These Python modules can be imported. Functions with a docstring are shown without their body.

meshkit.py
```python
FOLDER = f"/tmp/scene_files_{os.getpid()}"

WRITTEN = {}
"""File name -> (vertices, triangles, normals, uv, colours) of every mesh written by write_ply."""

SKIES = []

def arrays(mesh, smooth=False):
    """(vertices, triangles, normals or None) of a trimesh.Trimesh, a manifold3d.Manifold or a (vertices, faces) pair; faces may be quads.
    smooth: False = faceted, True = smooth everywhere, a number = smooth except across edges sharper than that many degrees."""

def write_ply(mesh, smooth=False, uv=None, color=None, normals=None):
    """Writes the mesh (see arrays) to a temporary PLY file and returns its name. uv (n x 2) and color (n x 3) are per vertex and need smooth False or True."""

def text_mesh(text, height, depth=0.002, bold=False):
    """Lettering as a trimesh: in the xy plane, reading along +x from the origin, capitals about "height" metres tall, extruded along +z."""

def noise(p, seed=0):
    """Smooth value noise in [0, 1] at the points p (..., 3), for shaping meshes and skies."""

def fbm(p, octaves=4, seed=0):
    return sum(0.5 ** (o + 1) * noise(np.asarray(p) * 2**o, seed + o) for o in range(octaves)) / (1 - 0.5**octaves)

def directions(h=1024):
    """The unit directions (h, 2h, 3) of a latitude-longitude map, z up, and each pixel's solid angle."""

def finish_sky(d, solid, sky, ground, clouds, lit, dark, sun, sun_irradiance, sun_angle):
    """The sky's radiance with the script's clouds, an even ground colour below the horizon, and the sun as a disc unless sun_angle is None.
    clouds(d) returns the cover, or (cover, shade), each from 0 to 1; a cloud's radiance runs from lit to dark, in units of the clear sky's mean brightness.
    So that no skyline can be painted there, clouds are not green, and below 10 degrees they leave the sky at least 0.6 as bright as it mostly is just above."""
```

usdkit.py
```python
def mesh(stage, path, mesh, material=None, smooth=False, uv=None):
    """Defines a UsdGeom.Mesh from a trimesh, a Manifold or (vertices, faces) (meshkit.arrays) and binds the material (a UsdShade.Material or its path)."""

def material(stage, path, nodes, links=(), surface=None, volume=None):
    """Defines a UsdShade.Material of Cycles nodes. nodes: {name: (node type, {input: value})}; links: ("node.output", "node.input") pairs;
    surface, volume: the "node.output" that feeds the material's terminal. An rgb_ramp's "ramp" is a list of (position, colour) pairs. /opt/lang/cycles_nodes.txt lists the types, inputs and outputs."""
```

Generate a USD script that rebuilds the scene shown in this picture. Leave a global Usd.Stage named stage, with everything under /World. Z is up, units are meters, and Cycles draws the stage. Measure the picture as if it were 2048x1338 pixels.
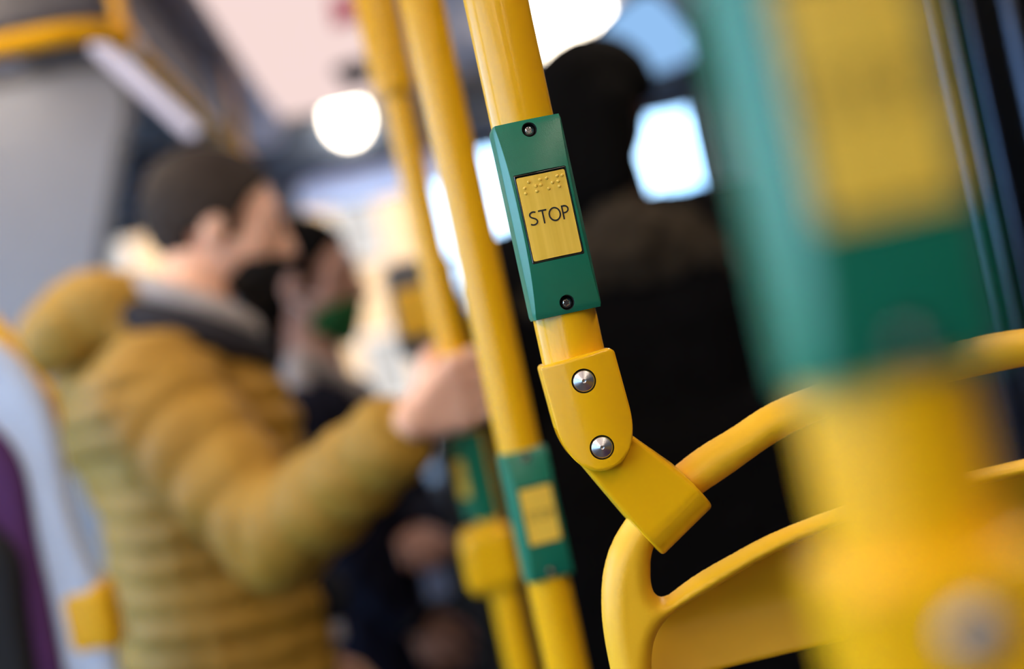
import math, random
import numpy as np, trimesh, usdkit, meshkit
import manifold3d as m3
import shapely
from shapely.geometry import Polygon, LineString, Point
from shapely.geometry import box as rect
from scipy.spatial import Delaunay, cKDTree
from pxr import Usd, UsdGeom, UsdLux, Sdf, Gf, UsdShade

stage = Usd.Stage.CreateInMemory()
UsdGeom.SetStageUpAxis(stage, 'Z')
UsdGeom.SetStageMetersPerUnit(stage, 1.0)
UsdGeom.Xform.Define(stage, '/World')
random.seed(7)
PI = math.pi

# ------------------------------------------------------------------ camera, sky, sun, exposure
EYE = np.array([0.0, 0.0, 1.35])
YAW, ROLL, F = math.radians(3.3), math.radians(12.3), 2844.0      # F: focal length in pixels of a 2048 wide frame
RIGHT = np.array([math.cos(YAW), -math.sin(YAW), 0.0]); FWD = np.array([math.sin(YAW), math.cos(YAW), 0.0]); UP = np.array([0, 0, 1.0])
cx, cy = math.cos(ROLL) * RIGHT - math.sin(ROLL) * UP, math.sin(ROLL) * RIGHT + math.cos(ROLL) * UP
cam = UsdGeom.Camera.Define(stage, '/World/Camera')
cam.AddTransformOp().Set(Gf.Matrix4d(*map(float, [*cx, 0, *cy, 0, *(-FWD), 0, *EYE, 1])))
cam.CreateHorizontalApertureAttr(36.0)
cam.CreateVerticalApertureAttr(36.0 * 1338 / 2048)
cam.CreateFocalLengthAttr(36.0 * F / 2048)
cam.CreateFStopAttr(2.4)
cam.CreateFocusDistanceAttr(0.762)
cam.CreateClippingRangeAttr(Gf.Vec2f(0.02, 2000))
cam.CreateExposureAttr(1.4)

sky = UsdLux.DomeLight.Define(stage, '/World/Sky')
sky.CreateIntensityAttr(1.0)
skym = usdkit.material(stage, '/World/Looks/sky', {
    'tc': ('texture_coordinate', {}), 'sep': ('separate_xyz', {}),
    'ramp': ('rgb_ramp', {'ramp': [(0, (.30, .32, .36)), (.48, (.40, .43, .48)), (.52, (.38, .80, 1.38)), (.62, (.38, .84, 1.5)), (1, (.30, .72, 1.55))]}),
    'mr': ('map_range', {'from_min': -1.0, 'from_max': 1.0}),
    'n': ('noise_texture', {'scale': 2.6, 'detail': 5, 'roughness': .55}),
    'cr': ('rgb_ramp', {'ramp': [(.42, (0, 0, 0)), (.6, (1, 1, 1))]}),
    'mix': ('mix_color', {'b': (.85, 1.15, 1.5)}),
    'bg': ('background_shader', {'strength': 1.6})},
    [('tc.generated', 'sep.vector'), ('sep.z', 'mr.value'), ('mr.result', 'ramp.fac'), ('tc.generated', 'n.vector'), ('n.fac', 'cr.fac'),
     ('cr.color', 'mix.fac'), ('ramp.color', 'mix.a'), ('mix.result', 'bg.color')], surface='bg.background')
UsdShade.MaterialBindingAPI.Apply(sky.GetPrim()).Bind(skym)

sun = UsdLux.DistantLight.Define(stage, '/World/Sun')
sun.CreateIntensityAttr(.62)
sun.CreateNormalizeAttr(True)
sun.CreateAngleAttr(0.6)
sun.CreateColorAttr(Gf.Vec3f(1.0, .80, .58))
SUN_DIR = np.array([-0.42, 1.0, -0.95])                            # from behind the bus and a little from its right, high
_z = -SUN_DIR / np.linalg.norm(SUN_DIR); _x = np.cross([0, 0, 1.0], _z); _x /= np.linalg.norm(_x); _y = np.cross(_z, _x)
sun.AddTransformOp().Set(Gf.Matrix4d(*map(float, [*_x, 0, *_y, 0, *_z, 0, 0, 0, 30, 1])))

# ------------------------------------------------------------------ helpers
def at(px, py, d):
    """The point at depth d (metres along the view) behind a pixel of the photograph."""
    dx, dy = px - 1024.0, 669.0 - py
    return EYE + d * FWD + (d / F) * (dx * cx + dy * cy)

def at_y(px, py, y):
    """The same, on the plane y = const of the bus."""
    dx, dy = px - 1024.0, 669.0 - py
    ray = FWD + (dx * cx + dy * cy) / F
    return EYE + ray * (y / ray[1])

used = {}
def numbered(path):
    n = used.get(path, 0); used[path] = n + 1
    return path if n == 0 else f'{path}_{n:03d}'

class Thing:
    def __init__(s, path, base): s.path, s.base = path, np.asarray(base, float)

def thing(name, label, cat, base=(0, 0, 0), group=None, kind=None):
    p = numbered('/World/' + name)
    x = UsdGeom.Xform.Define(stage, p); x.AddTranslateOp().Set(Gf.Vec3d(*map(float, base)))
    o = x.GetPrim()
    tag(o, label, cat, group, kind)
    return Thing(p, base)

def tag(o, label=None, cat=None, group=None, kind=None):
    for k, v in (('label', label), ('category', cat), ('group', group), ('kind', kind)):
        if v: o.SetCustomDataByKey(k, v)

def tm(mesh):
    if hasattr(mesh, 'to_mesh'):
        q = mesh.to_mesh(); return trimesh.Trimesh(np.array(q.vert_properties[:, :3], float), np.array(q.tri_verts), process=False)
    if isinstance(mesh, (list, tuple)) and isinstance(mesh[0], (trimesh.Trimesh, m3.Manifold)):
        return trimesh.util.concatenate([tm(x) for x in mesh])
    if isinstance(mesh, (list, tuple)):
        v, f, _ = meshkit.arrays(mesh); return trimesh.Trimesh(v, f, process=False)
    return mesh

def part(parent, name, mesh, mat, smooth=35, label=None, kind=None):
    """One Mesh under a thing or a part; mesh in world coordinates."""
    m = tm(mesh).copy()
    m.vertices = m.vertices - parent.base
    p = numbered(parent.path + '/' + name)
    g = usdkit.mesh(stage, p, m, mat, smooth)
    tag(g.GetPrim(), label, None, None, kind)
    return Thing(p, parent.base)

def single(name, mesh, mat, label, cat, smooth=35, group=None, kind=None):
    m = tm(mesh).copy()
    b = m.bounds; base = np.array([*(b.mean(0)[:2]), b[0][2]])
    m.vertices = m.vertices - base
    p = numbered('/World/' + name)
    g = usdkit.mesh(stage, p, m, mat, smooth); UsdGeom.Xformable(g).AddTranslateOp().Set(Gf.Vec3d(*map(float, base)))
    tag(g.GetPrim(), label, cat, group, kind)
    return Thing(p, base)

def struct(name, mesh, mat, smooth=35, label=None):
    p = numbered('/World/' + name)
    g = usdkit.mesh(stage, p, tm(mesh), mat, smooth)
    tag(g.GetPrim(), label, None, None, 'structure')
    return Thing(p, np.zeros(3))

def man(t):
    t = tm(t)
    return m3.Manifold(m3.Mesh(np.asarray(t.vertices, np.float32), np.asarray(t.faces, np.uint32)))

def sph(c, r, n=20): return m3.Manifold.sphere(r, n).translate([float(x) for x in c])
def ell(c, r, n=28): return m3.Manifold.sphere(1.0, n).scale([float(x) for x in np.broadcast_to(r, 3)]).translate([float(x) for x in c])
def bone(a, b, ra, rb, n=20): return m3.Manifold.batch_hull([sph(a, ra, n), sph(b, rb, n)])
def hullof(*items): return m3.Manifold.batch_hull([sph(c, r) for c, r in items])
def union(l): return m3.Manifold.batch_boolean(list(l), m3.OpType.Add)
def bx(lo, hi):
    lo, hi = np.minimum(lo, hi), np.maximum(lo, hi)
    return m3.Manifold.cube([float(x) for x in hi - lo]).translate([float(x) for x in lo])
def rbx(lo, hi, r, n=12):
    lo, hi = np.asarray(lo, float), np.asarray(hi, float)
    return m3.Manifold.batch_hull([sph([x, y, z], r, n) for x in (lo[0] + r, hi[0] - r) for y in (lo[1] + r, hi[1] - r) for z in (lo[2] + r, hi[2] - r)])
def smoothed(mf, edge=0.012, it=10):
    t = tm(mf.refine_to_length(edge))
    t = trimesh.Trimesh(t.vertices, t.faces, process=True)
    trimesh.smoothing.filter_taubin(t, lamb=.5, nu=.53, iterations=it)
    return t
def frame(z):
    z = np.asarray(z, float) / np.linalg.norm(z)
    a = np.cross(z, [0, 0, 1.0] if abs(z[2]) < .9 else [1.0, 0, 0]); a /= np.linalg.norm(a)
    return a, np.cross(z, a), z
def cyl(a, b, r, n=32):
    a, b = np.asarray(a, float), np.asarray(b, float)
    x, y, z = frame(b - a)
    m = m3.Manifold.cylinder(float(np.linalg.norm(b - a)), r, r, n)
    return m.transform(np.column_stack([x, y, z, a]))
def lathe(profile, n=48, origin=(0, 0, 0), axis=(0, 0, 1)):
    """profile: (radius, height) points; closed solid of revolution about axis."""
    cs = m3.CrossSection([[(float(r), float(h)) for r, h in profile]], m3.FillRule.NonZero)
    m = m3.Manifold.revolve(cs, n)
    x, y, z = frame(axis)
    return m.transform(np.column_stack([x, y, z, np.asarray(origin, float)]))
def sweep(points, r, n=16, closed=False):
    p = np.asarray(points, float); k = len(p)
    t = (np.roll(p, -1, 0) - np.roll(p, 1, 0)) if closed else np.gradient(p, axis=0)
    t /= np.linalg.norm(t, axis=1, keepdims=True)
    a = frame(t[0])[0]; rows = []
    r = np.broadcast_to(r, (k,))
    for i in range(k):
        a = a - t[i] * (a @ t[i]); a /= np.linalg.norm(a); b = np.cross(t[i], a)
        an = np.arange(n) * 2 * PI / n
        rows.append(p[i] + r[i] * (np.cos(an)[:, None] * a + np.sin(an)[:, None] * b))
    v = np.vstack(rows); f = []
    for i in range(k if closed else k - 1):
        j = (i + 1) % k
        for q in range(n):
            q2 = (q + 1) % n
            f += [[i * n + q, i * n + q2, j * n + q2], [i * n + q, j * n + q2, j * n + q]]
    if not closed:
        v = np.vstack([v, p[:1], p[-1:]])
        for q in range(n):
            q2 = (q + 1) % n
            f += [[k * n, q2, q], [k * n + 1, (k - 1) * n + q, (k - 1) * n + q2]]
    m = trimesh.Trimesh(v, f, process=False)
    if m.volume < 0: m.invert()
    return m
def spline(pts, n=60, closed=False):
    from scipy.interpolate import CubicSpline
    p = np.asarray(pts, float)
    if closed: p = np.vstack([p, p[:1]])
    s = np.r_[0, np.cumsum(np.linalg.norm(np.diff(p, axis=0), axis=1))]
    c = CubicSpline(s, p, bc_type='periodic' if closed else 'natural')
    return c(np.linspace(0, s[-1], n, endpoint=not closed))
def plate(poly, y0, y1):
    """A shapely polygon in x, z extruded from y0 to y1."""
    t = trimesh.util.concatenate([trimesh.creation.extrude_polygon(g, abs(y1 - y0), engine='earcut') for g in getattr(poly, 'geoms', [poly])])
    v = t.vertices.copy()
    t = trimesh.Trimesh(np.column_stack([v[:, 0], max(y0, y1) - v[:, 2], v[:, 1]]), t.faces, process=False)
    if t.volume < 0: t.invert()
    return t
def plate_yz(poly, x0, x1):
    t = plate(poly, 0, abs(x1 - x0)); v = t.vertices
    t = trimesh.Trimesh(np.column_stack([v[:, 1] + min(x0, x1), v[:, 0], v[:, 2]]), t.faces[:, ::-1], process=False)
    if t.volume < 0: t.invert()
    return t
def resample(ring, step):
    l = LineString(ring); n = max(8, int(l.length / step))
    return np.array([l.interpolate(i / n, normalized=True).coords[0] for i in range(n)])
def pillow(poly, R, yfun, step=.004, half=None):
    """A polygon in x, z with rounded, tube-like edges of radius R, about the surface y = yfun(x, z)."""
    half = R if half is None else half
    pts = [resample(poly.exterior.coords, step)] + [resample(h.coords, step) for h in poly.interiors]
    edge = np.vstack(pts); inner = []
    for d in (R * .04, R * .14, R * .3, R * .5, R * .75, R * 1.0):
        q = poly.buffer(-d)
        for g in getattr(q, 'geoms', [q]):
            if not g.is_empty:
                for ring in (g.exterior, *g.interiors): inner.append(resample(ring.coords, step * 1.2))
    core = poly.buffer(-R * 1.0)
    if not core.is_empty:
        x0, y0, x1, y1 = core.bounds; s = step * 4
        gx, gy = np.meshgrid(np.arange(x0, x1, s), np.arange(y0, y1, s * .87)); gx = gx + (np.arange(gx.shape[0]) % 2)[:, None] * s / 2
        g = np.column_stack([gx.ravel(), gy.ravel()])
        inner.append(g[shapely.contains_xy(core.buffer(-s * .5), g[:, 0], g[:, 1])])
    P = np.vstack([edge, *inner]); ne = len(edge)
    tri = Delaunay(P).simplices
    c = P[tri].mean(1)
    ar = np.cross(P[tri[:, 1]] - P[tri[:, 0]], P[tri[:, 2]] - P[tri[:, 0]])
    tri = tri[shapely.contains_xy(poly, c[:, 0], c[:, 1]) & (np.abs(ar) > 1e-12)]; ar = np.cross(P[tri[:, 1]] - P[tri[:, 0]], P[tri[:, 2]] - P[tri[:, 0]])
    tri[ar < 0] = tri[ar < 0][:, ::-1]
    bd = shapely.distance(poly.boundary, shapely.points(P)); bd[:ne] = 0
    d = np.minimum(bd, R); t = np.sqrt(np.maximum(R * R - (R - d) ** 2, 0)) * half / R
    y = yfun(P[:, 0], P[:, 1])
    front = np.column_stack([P[:, 0], y - t, P[:, 1]]); back = np.column_stack([P[:, 0], y + t, P[:, 1]])[ne:]
    n = len(P); bi = np.r_[np.arange(ne), n + np.arange(n - ne)]
    m = trimesh.Trimesh(np.vstack([front, back]), np.vstack([tri, bi[tri][:, ::-1]]), process=False)
    return m

# ------------------------------------------------------------------ materials
def lin(*rgb):
    return tuple((c / 255 / 12.92) if c / 255 <= .04045 else ((c / 255 + .055) / 1.055) ** 2.4 for c in rgb)
def mat(name, color, rough=.5, var=.06, scale=40, bump=0.0, bscale=400, **kw):
    c = np.array(color); nodes = {
        'tc': ('texture_coordinate', {}), 'n': ('noise_texture', {'scale': scale, 'detail': 3}),
        'r': ('rgb_ramp', {'ramp': [(.3, tuple(c * (1 - var))), (.7, tuple(np.minimum(c * (1 + var), 1)))]}),
        'p': ('principled_bsdf', {'roughness': rough, **kw})}
    links = [('tc.object', 'n.vector'), ('n.fac', 'r.fac'), ('r.color', 'p.base_color')]
    if bump:
        nodes['bn'] = ('noise_texture', {'scale': bscale, 'detail': 2}); nodes['b'] = ('bump', {'strength': bump, 'distance': .001})
        links += [('tc.object', 'bn.vector'), ('bn.fac', 'b.height'), ('b.normal', 'p.normal')]
    return usdkit.material(stage, '/World/Looks/' + name, nodes, links, surface='p.BSDF')
def glow(name, color, strength):
    return usdkit.material(stage, '/World/Looks/' + name, {'e': ('emission', {'color': color, 'strength': strength})}, surface='e.emission')

YEL = (.86, .455, .004)
M = dict(
    yellow=mat('yellow_paint', YEL, .24, .015, 30, coat_weight=.08, coat_roughness=.08, specular_ior_level=.4),
    yplastic=mat('yellow_plastic', (.86, .475, .014), .42, .02, 30, .03, 1500, specular_ior_level=.4),
    yshade=mat('yellow_plastic_shaded', (.50, .265, .005), .5, .03, 30, .03, 1200, specular_ior_level=.3),  # yellow plastic darkened: shade of the seat recess put into the colour
    railpaint=mat('rail_paint', YEL, .55, .02, 30, specular_ior_level=.15),
    green=mat('green_plastic', (.008, .165, .092), .30, .04, 60, .06, 1500),
    button=usdkit.material(stage, '/World/Looks/button_gold', {
        'tc': ('texture_coordinate', {}), 'mp': ('mapping', {'scale': (1, 1, .015)}), 'n': ('noise_texture', {'scale': 330, 'detail': 2}),
        'r': ('rgb_ramp', {'ramp': [(.3, (.84, .54, .055)), (.7, (.95, .64, .09))]}), 'p': ('principled_bsdf', {'roughness': .3, 'coat_weight': .5, 'coat_roughness': .05})},  # vertical streaks of satin sheen put into the base colour
        [('tc.object', 'mp.vector'), ('mp.vector', 'n.vector'), ('n.fac', 'r.fac'), ('r.color', 'p.base_color')], surface='p.BSDF'),
    rim=mat('clear_dark_rim', (.02, .018, .012), .12, .1, 200, coat_weight=1.0),
    black=mat('black_print', (.004, .004, .005), .5, .05),
    hole=mat('recess_shade', (.006, .006, .006), .6, .05),  # black standing for the shade inside screw holes and rivet gaps
    steel=mat('brushed_steel', (.62, .62, .64), .28, .06, 300, metallic=1.0, anisotropic=.6),
    chrome=mat('screw_chrome', (.75, .75, .77), .13, .08, 400, metallic=1.0),
    blackplastic=mat('black_plastic', (.010, .010, .011), .35, .1),
    rubber=mat('dark_grey_rubber', (.10, .10, .11), .6, .1),
    grey=mat('grey_panel', (.26, .285, .34), .55, .03, 6),
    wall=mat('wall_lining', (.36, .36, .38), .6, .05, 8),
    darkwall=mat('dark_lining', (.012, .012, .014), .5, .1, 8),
    ceil=mat('ceiling_lining', (.62, .56, .58), .42, .04, 8),
    duct=mat('duct_grey', (.085, .085, .105), .5, .1, 8),
    header=mat('header_bluegrey', (.08, .11, .17), .4, .08, 8),
    floor=mat('floor_vinyl', (.05, .05, .06), .5, .3, 120),
    post=mat('black_gloss_metal', (.07, .08, .11), .16, .1, metallic=1.0),
    shell=mat('pale_blue_shell', (.50, .60, .78), .4, .04, 20),
    purple=mat('purple_fabric', (.075, .018, .10), .9, .4, 220, .4, 900),
    blackfab=mat('black_fabric', (.006, .006, .008), .9, .3, 200, .3, 900),
    skin1=mat('skin_light', (.88, .52, .37), .5, .06, 40, subsurface_weight=.08, subsurface_scale=.01),
    skin2=mat('skin_brown', (.38, .20, .14), .5, .06, 40),
    skin3=mat('skin_dark', (.07, .03, .02), .5, .06, 40),
    hair1=mat('hair_dark_brown', (.032, .023, .018), .75, .5, 90, .6, 300, specular_ior_level=.3),
    hair2=mat('hair_black', (.002, .0018, .0018), .9, .4, 90, .6, 300, specular_ior_level=.1),
    mustard=mat('mustard_nylon', (.37, .198, .014), .7, .08, 14, .15, 120),
    lining=mat('navy_lining', (.014, .014, .022), .8, .1),
    collar=mat('grey_jersey', (.46, .43, .43), .9, .08, 60, .3, 700),
    maskblack=mat('black_cloth', (.006, .006, .007), .85, .1, 90, .2, 900),
    maskgreen=mat('green_cloth', (.008, .10, .02), .85, .1, 90, .2, 900),
    navy=mat('navy_wool', (.005, .006, .018), .9, .3, 60, .3, 600, specular_ior_level=.2),
    coat=mat('black_coat', (.0045, .0042, .0045), .9, .3, 60, .3, 500, specular_ior_level=.05),
    fur=mat('brown_fur', (.03, .02, .009), .95, .6, 60, .8, 200),
    trousers=mat('dark_denim', (.012, .014, .025), .85, .2, 90, .3, 700),
    shoe=mat('black_leather', (.01, .01, .01), .4, .1),
    white=mat('white_plastic', (.7, .7, .72), .4, .03),
    eye=mat('eye_white', (.7, .68, .66), .2, .03),
    dial=mat('watch_dial', (.30, .38, .60), .15, .05),
    scarf=mat('pale_scarf', (.34, .32, .33), .9, .1, 60, .3, 600),
    bag=mat('pale_blue_bag', (.25, .34, .52), .6, .08, 30),
    facade=mat('facade_peach', (.50, .265, .11), .8, .08, .6, .2, 6),
    facade2=mat('facade_cream', (.55, .44, .34), .8, .08, .6, .2, 6),
    wframe=mat('window_frame_white', (.50, .38, .28), .6, .05),
    wglass=mat('window_dark_glass', (.26, .20, .15), .6, .1, specular_ior_level=.1),
    roof=mat('roof_tile', (.22, .09, .06), .8, .2, 4),
    asphalt=mat('asphalt', (.11, .11, .125), .8, .25, 3, .3, 60),
    carpaint=mat('car_paint', (.55, .52, .66), .25, .03, 6, coat_weight=.6),
    carred=glow('tail_light', (1.0, .25, .32), .9),
    lamp=glow('lamp_glow', (1.0, .86, .68), 5.0),
    band=glow('light_band', (1.0, .76, .72), .36),
    tube=glow('unseen_light_strip', (1.0, .82, .64), 4.7),
    strip=glow('strip_glow', (.80, .72, .86), .38),
    screen=glow('display_glow', (.33, .60, 1.0), .34),
    pink=mat('pink_card', (.95, .42, .50), .6, .05),
    bluecard=mat('light_blue_card', (.62, .74, .95), .6, .05),
    domegrey=mat('dome_grey', (.16, .16, .15), .4, .05),
    validator=mat('validator_grey', (.10, .10, .10), .45, .1),
)
M['pane'] = usdkit.material(stage, '/World/Looks/window_pane', {
    't': ('transparent_bsdf', {'color': (.95, .97, .97)}), 'g': ('glossy_bsdf', {'roughness': .02, 'color': (1, 1, 1)}), 'lw': ('layer_weight', {'blend': .5}), 'pw': ('math', {'math_type': 'power', 'value2': 4.0}), 'f': ('math', {'math_type': 'multiply_add', 'value2': .6, 'value3': .035}), 'm': ('mix_closure', {})},
    [('lw.facing', 'pw.value1'), ('pw.value', 'f.value1'), ('f.value', 'm.fac'), ('t.BSDF', 'm.closure1'), ('g.BSDF', 'm.closure2')], surface='m.closure')
M['blind'] = usdkit.material(stage, '/World/Looks/lilac_blind', {
    't': ('translucent_bsdf', {'color': (1.0, .96, 1.0)}), 'd': ('diffuse_bsdf', {'color': (.75, .70, .86)}), 'm': ('mix_closure', {'fac': .1})},
    [('t.BSDF', 'm.closure1'), ('d.BSDF', 'm.closure2')], surface='m.closure')
M['tint'] = usdkit.material(stage, '/World/Looks/tinted_pane', {
    't': ('transparent_bsdf', {'color': (.10, .12, .13)}), 'g': ('glossy_bsdf', {'roughness': .02, 'color': (1, 1, 1)}), 'lw': ('layer_weight', {'blend': .5}), 'pw': ('math', {'math_type': 'power', 'value2': 4.0}), 'f': ('math', {'math_type': 'multiply_add', 'value2': .6, 'value3': .035}), 'm': ('mix_closure', {})},
    [('lw.facing', 'pw.value1'), ('pw.value', 'f.value1'), ('f.value', 'm.fac'), ('t.BSDF', 'm.closure1'), ('g.BSDF', 'm.closure2')], surface='m.closure')

# ------------------------------------------------------------------ the bus: shell with windows
XL, XR, YB, YF, ZC = -1.38, 1.18, -3.6, 5.05, 2.26
struct('floor', bx((XL - .06, YB - .06, -.05), (XR + .06, YF + .06, 0)), M['floor'])
struct('ceiling', bx((XL - .06, YB - .06, ZC), (XR + .06, YF + .06, ZC + .05)), M['ceil'])

def side_wall(name, x0, x1, openings, m):
    w = rect(YB - .06, 0, YF + .06, ZC)
    for (a, b, c, d) in openings: w = w.difference(rect(a, c, b, d).buffer(-.05).buffer(.05))
    return struct(name, plate_yz(w, x0, x1), m)
left_open = [(-3.4, -1.5, .98, 2.0), (-1.35, .75, .98, 2.0), (.9, 2.72, .98, 2.0), (3.0, 4.4, .98, 1.9)]
right_open = []  # right-hand windows out of view left closed to cut reflections on the poles
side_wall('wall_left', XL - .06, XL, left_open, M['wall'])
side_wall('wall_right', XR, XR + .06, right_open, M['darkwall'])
def window_x(n, x, o):
    a, b, c, d = o
    t = struct(f'window_{n}', plate_yz(rect(a, c, b, d).difference(rect(a + .03, c + .03, b - .03, d - .03)), x - .012, x + .012), M['rubber'])
    part(t, 'pane', plate_yz(rect(a + .025, c + .025, b - .025, d - .025), x - .003, x + .003), M['pane'])
k = 0
for o in left_open: k += 1; window_x(k, XL - .03, o)
for o in right_open: k += 1; window_x(k, XR + .03, o)
def cross_wall(name, y0, y1, openings, m):
    w = rect(XL - .06, 0, XR + .06, ZC)
    for (a, b, c, d) in openings: w = w.difference(rect(a, c, b, d).buffer(-.05).buffer(.05))
    return struct(name, plate(w, y0, y1), m)
def window_y(n, y, o):
    a, b, c, d = o
    t = struct(f'window_{n}', plate(rect(a, c, b, d).difference(rect(a + .03, c + .03, b - .03, d - .03)), y - .012, y + .012), M['rubber'])
    part(t, 'pane', plate(rect(a + .025, c + .025, b - .025, d - .025), y - .003, y + .003), M['pane'])
cross_wall('unseen_wall_back', YB - .06, YB, [], M['darkwall'])  # out of view; windowless and dark so the poles reflect little from behind
front_open = [(-1.22, -.74, .6, 2.0), (-.38, 1.12, .98, 2.04)]
cross_wall('wall_front', YF, YF + .06, front_open, M['wall'])
window_y(5, YF + .03, front_open[0]); window_y(6, YF + .03, front_open[1])
# dark header over the windscreen and the dark ceiling duct over the left seats
single('destination_header', rbx((-1.2, 4.93, 2.05), (1.12, 5.045, 2.22), .03), M['header'], 'dark blue-grey header box above the windscreen at the front', 'header box')
d = thing('ceiling_duct', 'dark grey air duct under the ceiling at upper left', 'air duct', (-.5, 3.2, 2.1))
part(d, 'casing', rbx((-.68, 2.62, 2.08), (-.43, 4.05, 2.259), .03), M['duct'])
for i in range(4): part(d, 'vent_slat', rbx((-.66 + .058 * i, 2.7, 2.068), (-.62 + .058 * i, 3.95, 2.082), .005, 8), M['rubber'])
lt = thing('ceiling_light', 'long pale pink diffuser light running along the middle of the ceiling', 'ceiling light', (-.12, 2, 2.2))
part(lt, 'housing', rbx((-.36, -3.2, 2.225), (.10, 4.75, 2.259), .012), M['white'])
part(lt, 'diffuser', rbx((-.33, -3.17, 2.205), (.07, 4.72, 2.228), .01), M['band'])
for x_, y1_, hw_, lab in ((-.80, 2.72, .10, 'long unseen warm ceiling light strip, out of view above the left seats'), (.66, 3.0, .055, 'narrower unseen warm ceiling light strip, out of view above the right seats')):  # both strips out of view, placed to light the poles and passengers
    lt = thing('ceiling_light', lab, 'ceiling light', (x_, 0, 2.2))
    part(lt, 'housing', rbx((x_ - hw_ - .02, -3.2, 2.225), (x_ + hw_ + .02, y1_, 2.259), .012), M['white'])
    part(lt, 'diffuser', rbx((x_ - hw_, -3.17, 2.205), (x_ + hw_, y1_ - .03, 2.228), .01), M['tube'])
def lamp(px, py, label, r, h):
    dd = (ZC - .06 - EYE[2]) / ((at(px, py, 1.0) - EYE)[2])
    p = at(px, py, dd)
    t = thing('ceiling_lamp', label, 'ceiling lamp', (p[0], p[1], ZC))
    part(t, 'ring', lathe([(0, -.002), (r + .012, -.002), (r + .012, -.02), (0, -.02)], 40, (p[0], p[1], ZC)), M['white'])
    part(t, 'globe', m3.Manifold.sphere(1, 40).scale([r, r, h]).translate([p[0], p[1], ZC - .018 - h * .6]), M['lamp'], True)
lamp(692, 232, 'round white ceiling lamp glowing just left of the far poles', .072, .085)
lamp(1110, 55, 'large white ceiling lamp glowing right of the sharp pole', .085, .09)
lamp(1185, 28, 'smaller white ceiling lamp glowing beside the large one', .05, .05)
lamp(676, 85, 'small warm ceiling lamp farthest left, above the other lamp', .022, .022)

# ------------------------------------------------------------------ grab poles with stop-request units
POLE_R = .0175
def stroke_letters():
    """STOP as thin humanist capitals in millimetres about the middle of the button."""
    w = .355
    def arc(cx0, cy0, rx, ry, a0, a1, n=40):
        a = np.radians(np.linspace(a0, a1, n)); return [(cx0 + rx * math.cos(t), cy0 + ry * math.sin(t)) for t in a]
    S = spline([(6.35, 6.75), (5.55, 7.1), (4.4, 7.08), (3.35, 6.5), (3.05, 5.55), (3.5, 4.6), (4.7, 3.85), (5.9, 3.1), (6.45, 2.05), (6.0, .95), (4.85, .42), (3.6, .48), (2.75, .95)], 70)
    lines = [LineString(S), LineString([(7.85, 7.0), (12.25, 7.0)]), LineString([(10.05, 7.0), (10.05, 0)]),
             LineString(arc(16.3, 3.75, 2.95, 3.4, 0, 360, 80)),
             LineString([(20.75, 0), (20.75, 7.05), (21.9, 7.05)] + arc(21.9, 5.25, 1.95, 1.8, 90, -90) + [(20.75, 3.45)])]
    return shapely.union_all([l.buffer(w, cap_style='flat', join_style='mitre') for l in lines]).buffer(.04)
LETTERS = stroke_letters()

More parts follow.
